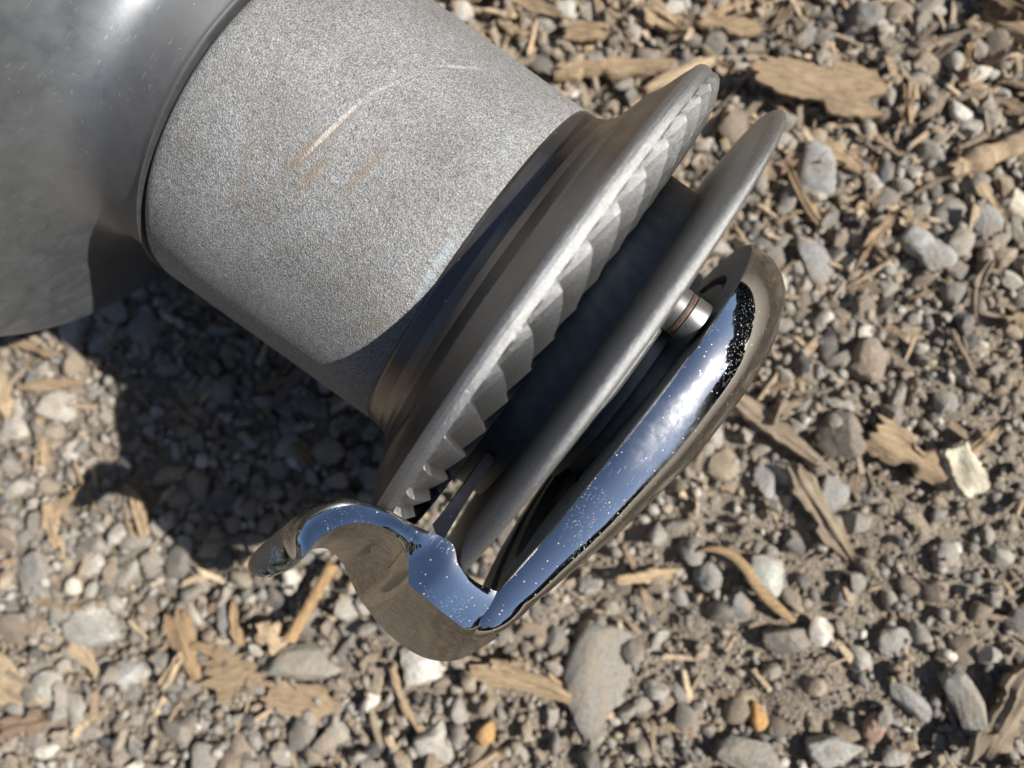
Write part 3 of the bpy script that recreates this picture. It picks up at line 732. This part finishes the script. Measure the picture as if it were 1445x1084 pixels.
# curved reed
def reed():
    pts = [(968, 782), (992, 772), (1020, 776), (1044, 795), (1062, 822), (1088, 850), (1118, 876)]
    w_ = [.10, .14, .15, .15, .16, .17, .10]
    path = []
    for i, (a, b) in enumerate(pts):
        x, y = G(a, b); path.append((x, y, float(height(x, y)) + [.35, .5, .6, .65, .6, .45, .3][i], w_[i]))
    path = catmull(path, 6); v = []
    c0 = np.array(path[len(path) // 2][:3])
    for p in path:
        for j in range(8):
            a = j / 8 * 2 * math.pi
            v.append((p[0] + p[3] * .75 * math.cos(a) - c0[0], p[1] + p[3] * .5 * math.cos(a) - c0[1], p[2] + p[3] * .5 * math.sin(a) - c0[2]))
    o = mesh('reed', v, grid_faces(len(path), 8), M_wood, None)
    o.location = Vector(c0) * K; o.color = (.52, .36, .2, 1)
    tag(o, 'thin curved orange brown reed arching over two dark pebbles', 'reed')
reed()

# ---- loose gravel: random individuals, then joined grit
def in_view(x, y, m=1.5): return -17 - m < x < 17 + m and -13.5 - m < y < 13.5 + m
cols = ['grey'] * 10 + ['brown'] * 6 + ['dark'] * 2 + ['pale'] * 2
LBL = {'grey': ('grey angular gravel stone bedded among the loose gravel', 'grey gravel stones'),
       'brown': ('brown earthy gravel stone bedded among the loose gravel', 'brown gravel stones'),
       'dark': ('dark slate coloured gravel stone bedded among the loose gravel', 'dark gravel stones'),
       'pale': ('pale whitish gravel stone bedded among the loose gravel', 'pale gravel stones')}
protos = []
for k in range(26):
    v, f = stone_shape(3, rng, rng.uniform(.85, 1.0))
    me = bpy.data.meshes.new('gravel_stone'); me.from_pydata((v * K).tolist(), [], f.tolist()); me.update()
    me.polygons.foreach_set('use_smooth', [True] * len(me.polygons)); me.set_sharp_from_angle(angle=math.radians(34)); me.materials.append(M_sto)
    protos.append(me)
cnt = 0
for tr in range(9000):
    if cnt >= 300 - len(SPECIAL): break
    x, y = rng.uniform(-17, 17), rng.uniform(-13.5, 13.5)
    r_ = rng.uniform(.40, .55) if cnt > 70 else rng.uniform(.5, .72)
    so_ = float(soilness(x, y))
    if rng.random() < so_ * .95: continue
    if not free(x, y, r_, .72): continue
    ck = cols[rng.integers(len(cols))]; c = PAL[ck][rng.integers(len(PAL[ck]))]
    o = bpy.data.objects.new('gravel_stone', protos[rng.integers(len(protos))]); link(o)
    o.scale = (r_, r_, r_ * rng.uniform(.8, 1.1))
    o.rotation_euler = (rng.normal() * .3, rng.normal() * .3, rng.uniform(0, 6.28))
    o.location = (x * K, y * K, (float(height(x, y)) + r_ * rng.uniform(.1, .35)) * K)
    kk = rng.uniform(.85, 1.2); o.color = (*[q * kk for q in c], 1)
    tag(o, LBL[ck][0], 'stone', LBL[ck][1])
    placed.append((x, y, r_)); cnt += 1

def scatter(name, n, rmin, rmax, sub, zk, sep=None, xr=24, yr=20, soil_keep=.4, label=None, power=1.0, angular=(.85, 1)):
    base = [stone_shape(sub, rng, rng.uniform(*angular)) for _ in range(14)]
    P_ = np.array([(a, b, c) for a, b, c in placed])
    V, Fs, C = [], [], []; nv = 0; new = []
    k = 0; tries = 0
    cell = {}
    while k < n and tries < n * 6:
        tries += 1
        x, y = rng.uniform(-xr, xr), rng.uniform(-yr, yr)
        r_ = rmin + (rmax - rmin) * rng.random() ** power
        if rng.random() < float(soilness(x, y)) * (1 - soil_keep): continue
        if sep:
            cx, cy = int(x // 1.5), int(y // 1.5); ok = True
            for a in (-1, 0, 1):
                for b in (-1, 0, 1):
                    for (px_, py_, pr_) in cell.get((cx + a, cy + b), ()):
                        if (px_ - x) ** 2 + (py_ - y) ** 2 < (sep * (pr_ + r_)) ** 2: ok = False; break
            if not ok: continue
            if ((P_[:, 0] - x) ** 2 + (P_[:, 1] - y) ** 2 < (sep * .9 * (P_[:, 2] + r_)) ** 2).any(): continue
            cell.setdefault((cx, cy), []).append((x, y, r_))
            new.append((x, y, r_))
        v, f = base[rng.integers(len(base))]
        p = (v * r_) @ rotm(rng, .5).T + np.array((x, y, float(height(x, y)) + r_ * rng.uniform(*zk)))
        V.append(p); Fs.append(f + nv); nv += len(v)
        ck = cols[rng.integers(len(cols))]; c = np.array(PAL[ck][rng.integers(len(PAL[ck]))]) * rng.uniform(.8, 1.2)
        C.append(np.tile(np.append(c, 1.0), (len(v), 1)))
        k += 1
    V = np.concatenate(V); Fs = np.concatenate(Fs); C = np.concatenate(C)
    me = bpy.data.meshes.new(name)
    me.vertices.add(len(V)); me.vertices.foreach_set('co', (V * K).ravel())
    me.loops.add(len(Fs) * 3); me.loops.foreach_set('vertex_index', Fs.ravel().astype(np.int32))
    me.polygons.add(len(Fs)); me.polygons.foreach_set('loop_start', np.arange(0, len(Fs) * 3, 3, dtype=np.int32))
    me.update(calc_edges=True); me.validate()
    if sub >= 2:
        me.polygons.foreach_set('use_smooth', [True] * len(me.polygons)); me.set_sharp_from_angle(angle=math.radians(36))
    at = me.color_attributes.new('tint', 'FLOAT_COLOR', 'POINT'); at.data.foreach_set('color', C.astype(np.float32).ravel())
    me.materials.append(M_stm)
    o = link(bpy.data.objects.new(name, me)); tag(o, label, 'gravel', kind='stuff')
    placed.extend(new)
scatter('gravel', 6500, .16, .48, 2, (.0, .8), sep=.48, soil_keep=.12, label='mixed grey and brown gravel covering the ground', power=1.1)
scatter('fine_gravel', 15000, .09, .21, 1, (.3, 1.6), sep=None, soil_keep=.6, label='fine gravel filling the gaps between the stones')
scatter('grit', 22000, .035, .10, 1, (.2, 1.0), sep=None, soil_keep=1, label='coarse sandy grit between the stones', xr=20, yr=16)

# ---- loose small chips and splinters
cchips = [chip_geo(1, .3, .1, rng, (rng.uniform(.4, .9), rng.uniform(.3, .9)), rng.uniform(-.08, .08), rng.uniform(-.03, .05), .3) for _ in range(16)]
cm = []
for v, f in cchips:
    me = bpy.data.meshes.new('wood_splinter'); me.from_pydata((np.array(v) * K).tolist(), [], f); me.update()
    me.polygons.foreach_set('use_smooth', [True] * len(me.polygons)); me.set_sharp_from_angle(angle=math.radians(45)); me.materials.append(M_wood); cm.append(me)
k = 0
while k < 190:
    x, y = rng.uniform(-17, 17), rng.uniform(-13.5, 13.5)
    dens = .22 + .78 / (1 + math.exp(-(y - 5) / 1.6))
    if rng.random() > dens * (1 - .6 * float(soilness(x, y))): continue
    L = rng.uniform(.6, 1.9) * (1.25 if y > 5 else 1)
    o = bpy.data.objects.new('wood_splinter', cm[k % 16]); link(o)
    o.scale = (L, L * rng.uniform(.4, 1.5) if L < 1.3 else L * rng.uniform(.35, .9), rng.uniform(.8, 1.6))
    o.rotation_euler = (rng.normal() * .4, rng.normal() * .22, rng.uniform(0, 6.28))
    o.location = (x * K, y * K, (float(height(x, y)) + rng.uniform(.22, .5)) * K)
    c = [tan_, tang, tan_, tand, tanb][k % 5]
    kk = rng.uniform(.85, 1.15); o.color = (*[q * kk for q in c], 1)
    tag(o, 'small dry wood splinter strewn over the gravel', 'wood splinter', 'small wood splinters on the gravel')
    k += 1

def crumbs():                 # shredded wood too small to pick apart
    V, Fs, C = [], [], []; nv = 0; k = 0
    quad = np.array([(0, 1, 3, 2), (4, 6, 7, 5), (0, 4, 5, 1), (2, 3, 7, 6), (0, 2, 6, 4), (1, 5, 7, 3)])
    while k < 3600:
        x, y = rng.uniform(-21, 21), rng.uniform(-17, 17)
        dens = .12 + .88 / (1 + math.exp(-(y - 4) / 2.0))
        if rng.random() > dens: continue
        L, w_, t_ = rng.uniform(.12, .55), rng.uniform(.03, .13), rng.uniform(.02, .05)
        c8 = np.array([(a, b, c) for a in (-1, 1) for b in (-1, 1) for c in (-1, 1)], float) * np.array((L, w_, t_)) * rng.uniform(.5, 1.15, (8, 3))
        p = c8 @ rotm(rng, .35).T + np.array((x, y, float(height(x, y)) + rng.uniform(.12, .38)))
        V.append(p); Fs.append(quad + nv); nv += 8; k += 1
        c = np.array([tan_, tang, tand, tanb][rng.integers(4)]) * rng.uniform(.7, 1.1)
        C.append(np.tile(np.append(c, 1.0), (8, 1)))
    V = np.concatenate(V); Fs = np.concatenate(Fs)
    me = bpy.data.meshes.new('wood_crumbs'); me.from_pydata((V * K).tolist(), [], Fs.tolist()); me.update()
    at = me.color_attributes.new('tint', 'FLOAT_COLOR', 'POINT'); at.data.foreach_set('color', np.concatenate(C).astype(np.float32).ravel())
    me.materials.append(M_stm)
    tag(link(bpy.data.objects.new('wood_crumbs', me)), 'shredded wood crumbs mixed into the gravel', kind='stuff')
crumbs()

def added_treeline():               # added unseen trees: darken the chrome reflections and block low sky light
    v0, f0 = ICO[1]; V, Fs = [], []; nv = 0
    for k in range(1500):
        a = rng.uniform(0, 2 * math.pi); rad = rng.uniform(2400, 3300)
        top = 900 + 350 * math.sin(a * 3 + 1) + 200 * math.sin(a * 11)
        z = rng.uniform(60, top); r_ = rng.uniform(120, 260)
        p = v0 * r_ * rng.uniform(.7, 1.3, (len(v0), 1)) + np.array((rad * math.cos(a), rad * math.sin(a), z))
        V.append(p); Fs.append(f0 + nv); nv += len(v0)
    m = NT('added dark trees')
    mt = m.out(m.ramp(m.noise(0.02, 4, 0.7), [(0.35, (0.012, 0.016, 0.016)), (0.65, (0.035, 0.042, 0.038))]), 0.8)
    tag(mesh('added_trees', np.concatenate(V), np.concatenate(Fs), mt, None), 'added dark line of unseen trees mirrored in the chrome', kind='stuff')
added_treeline()
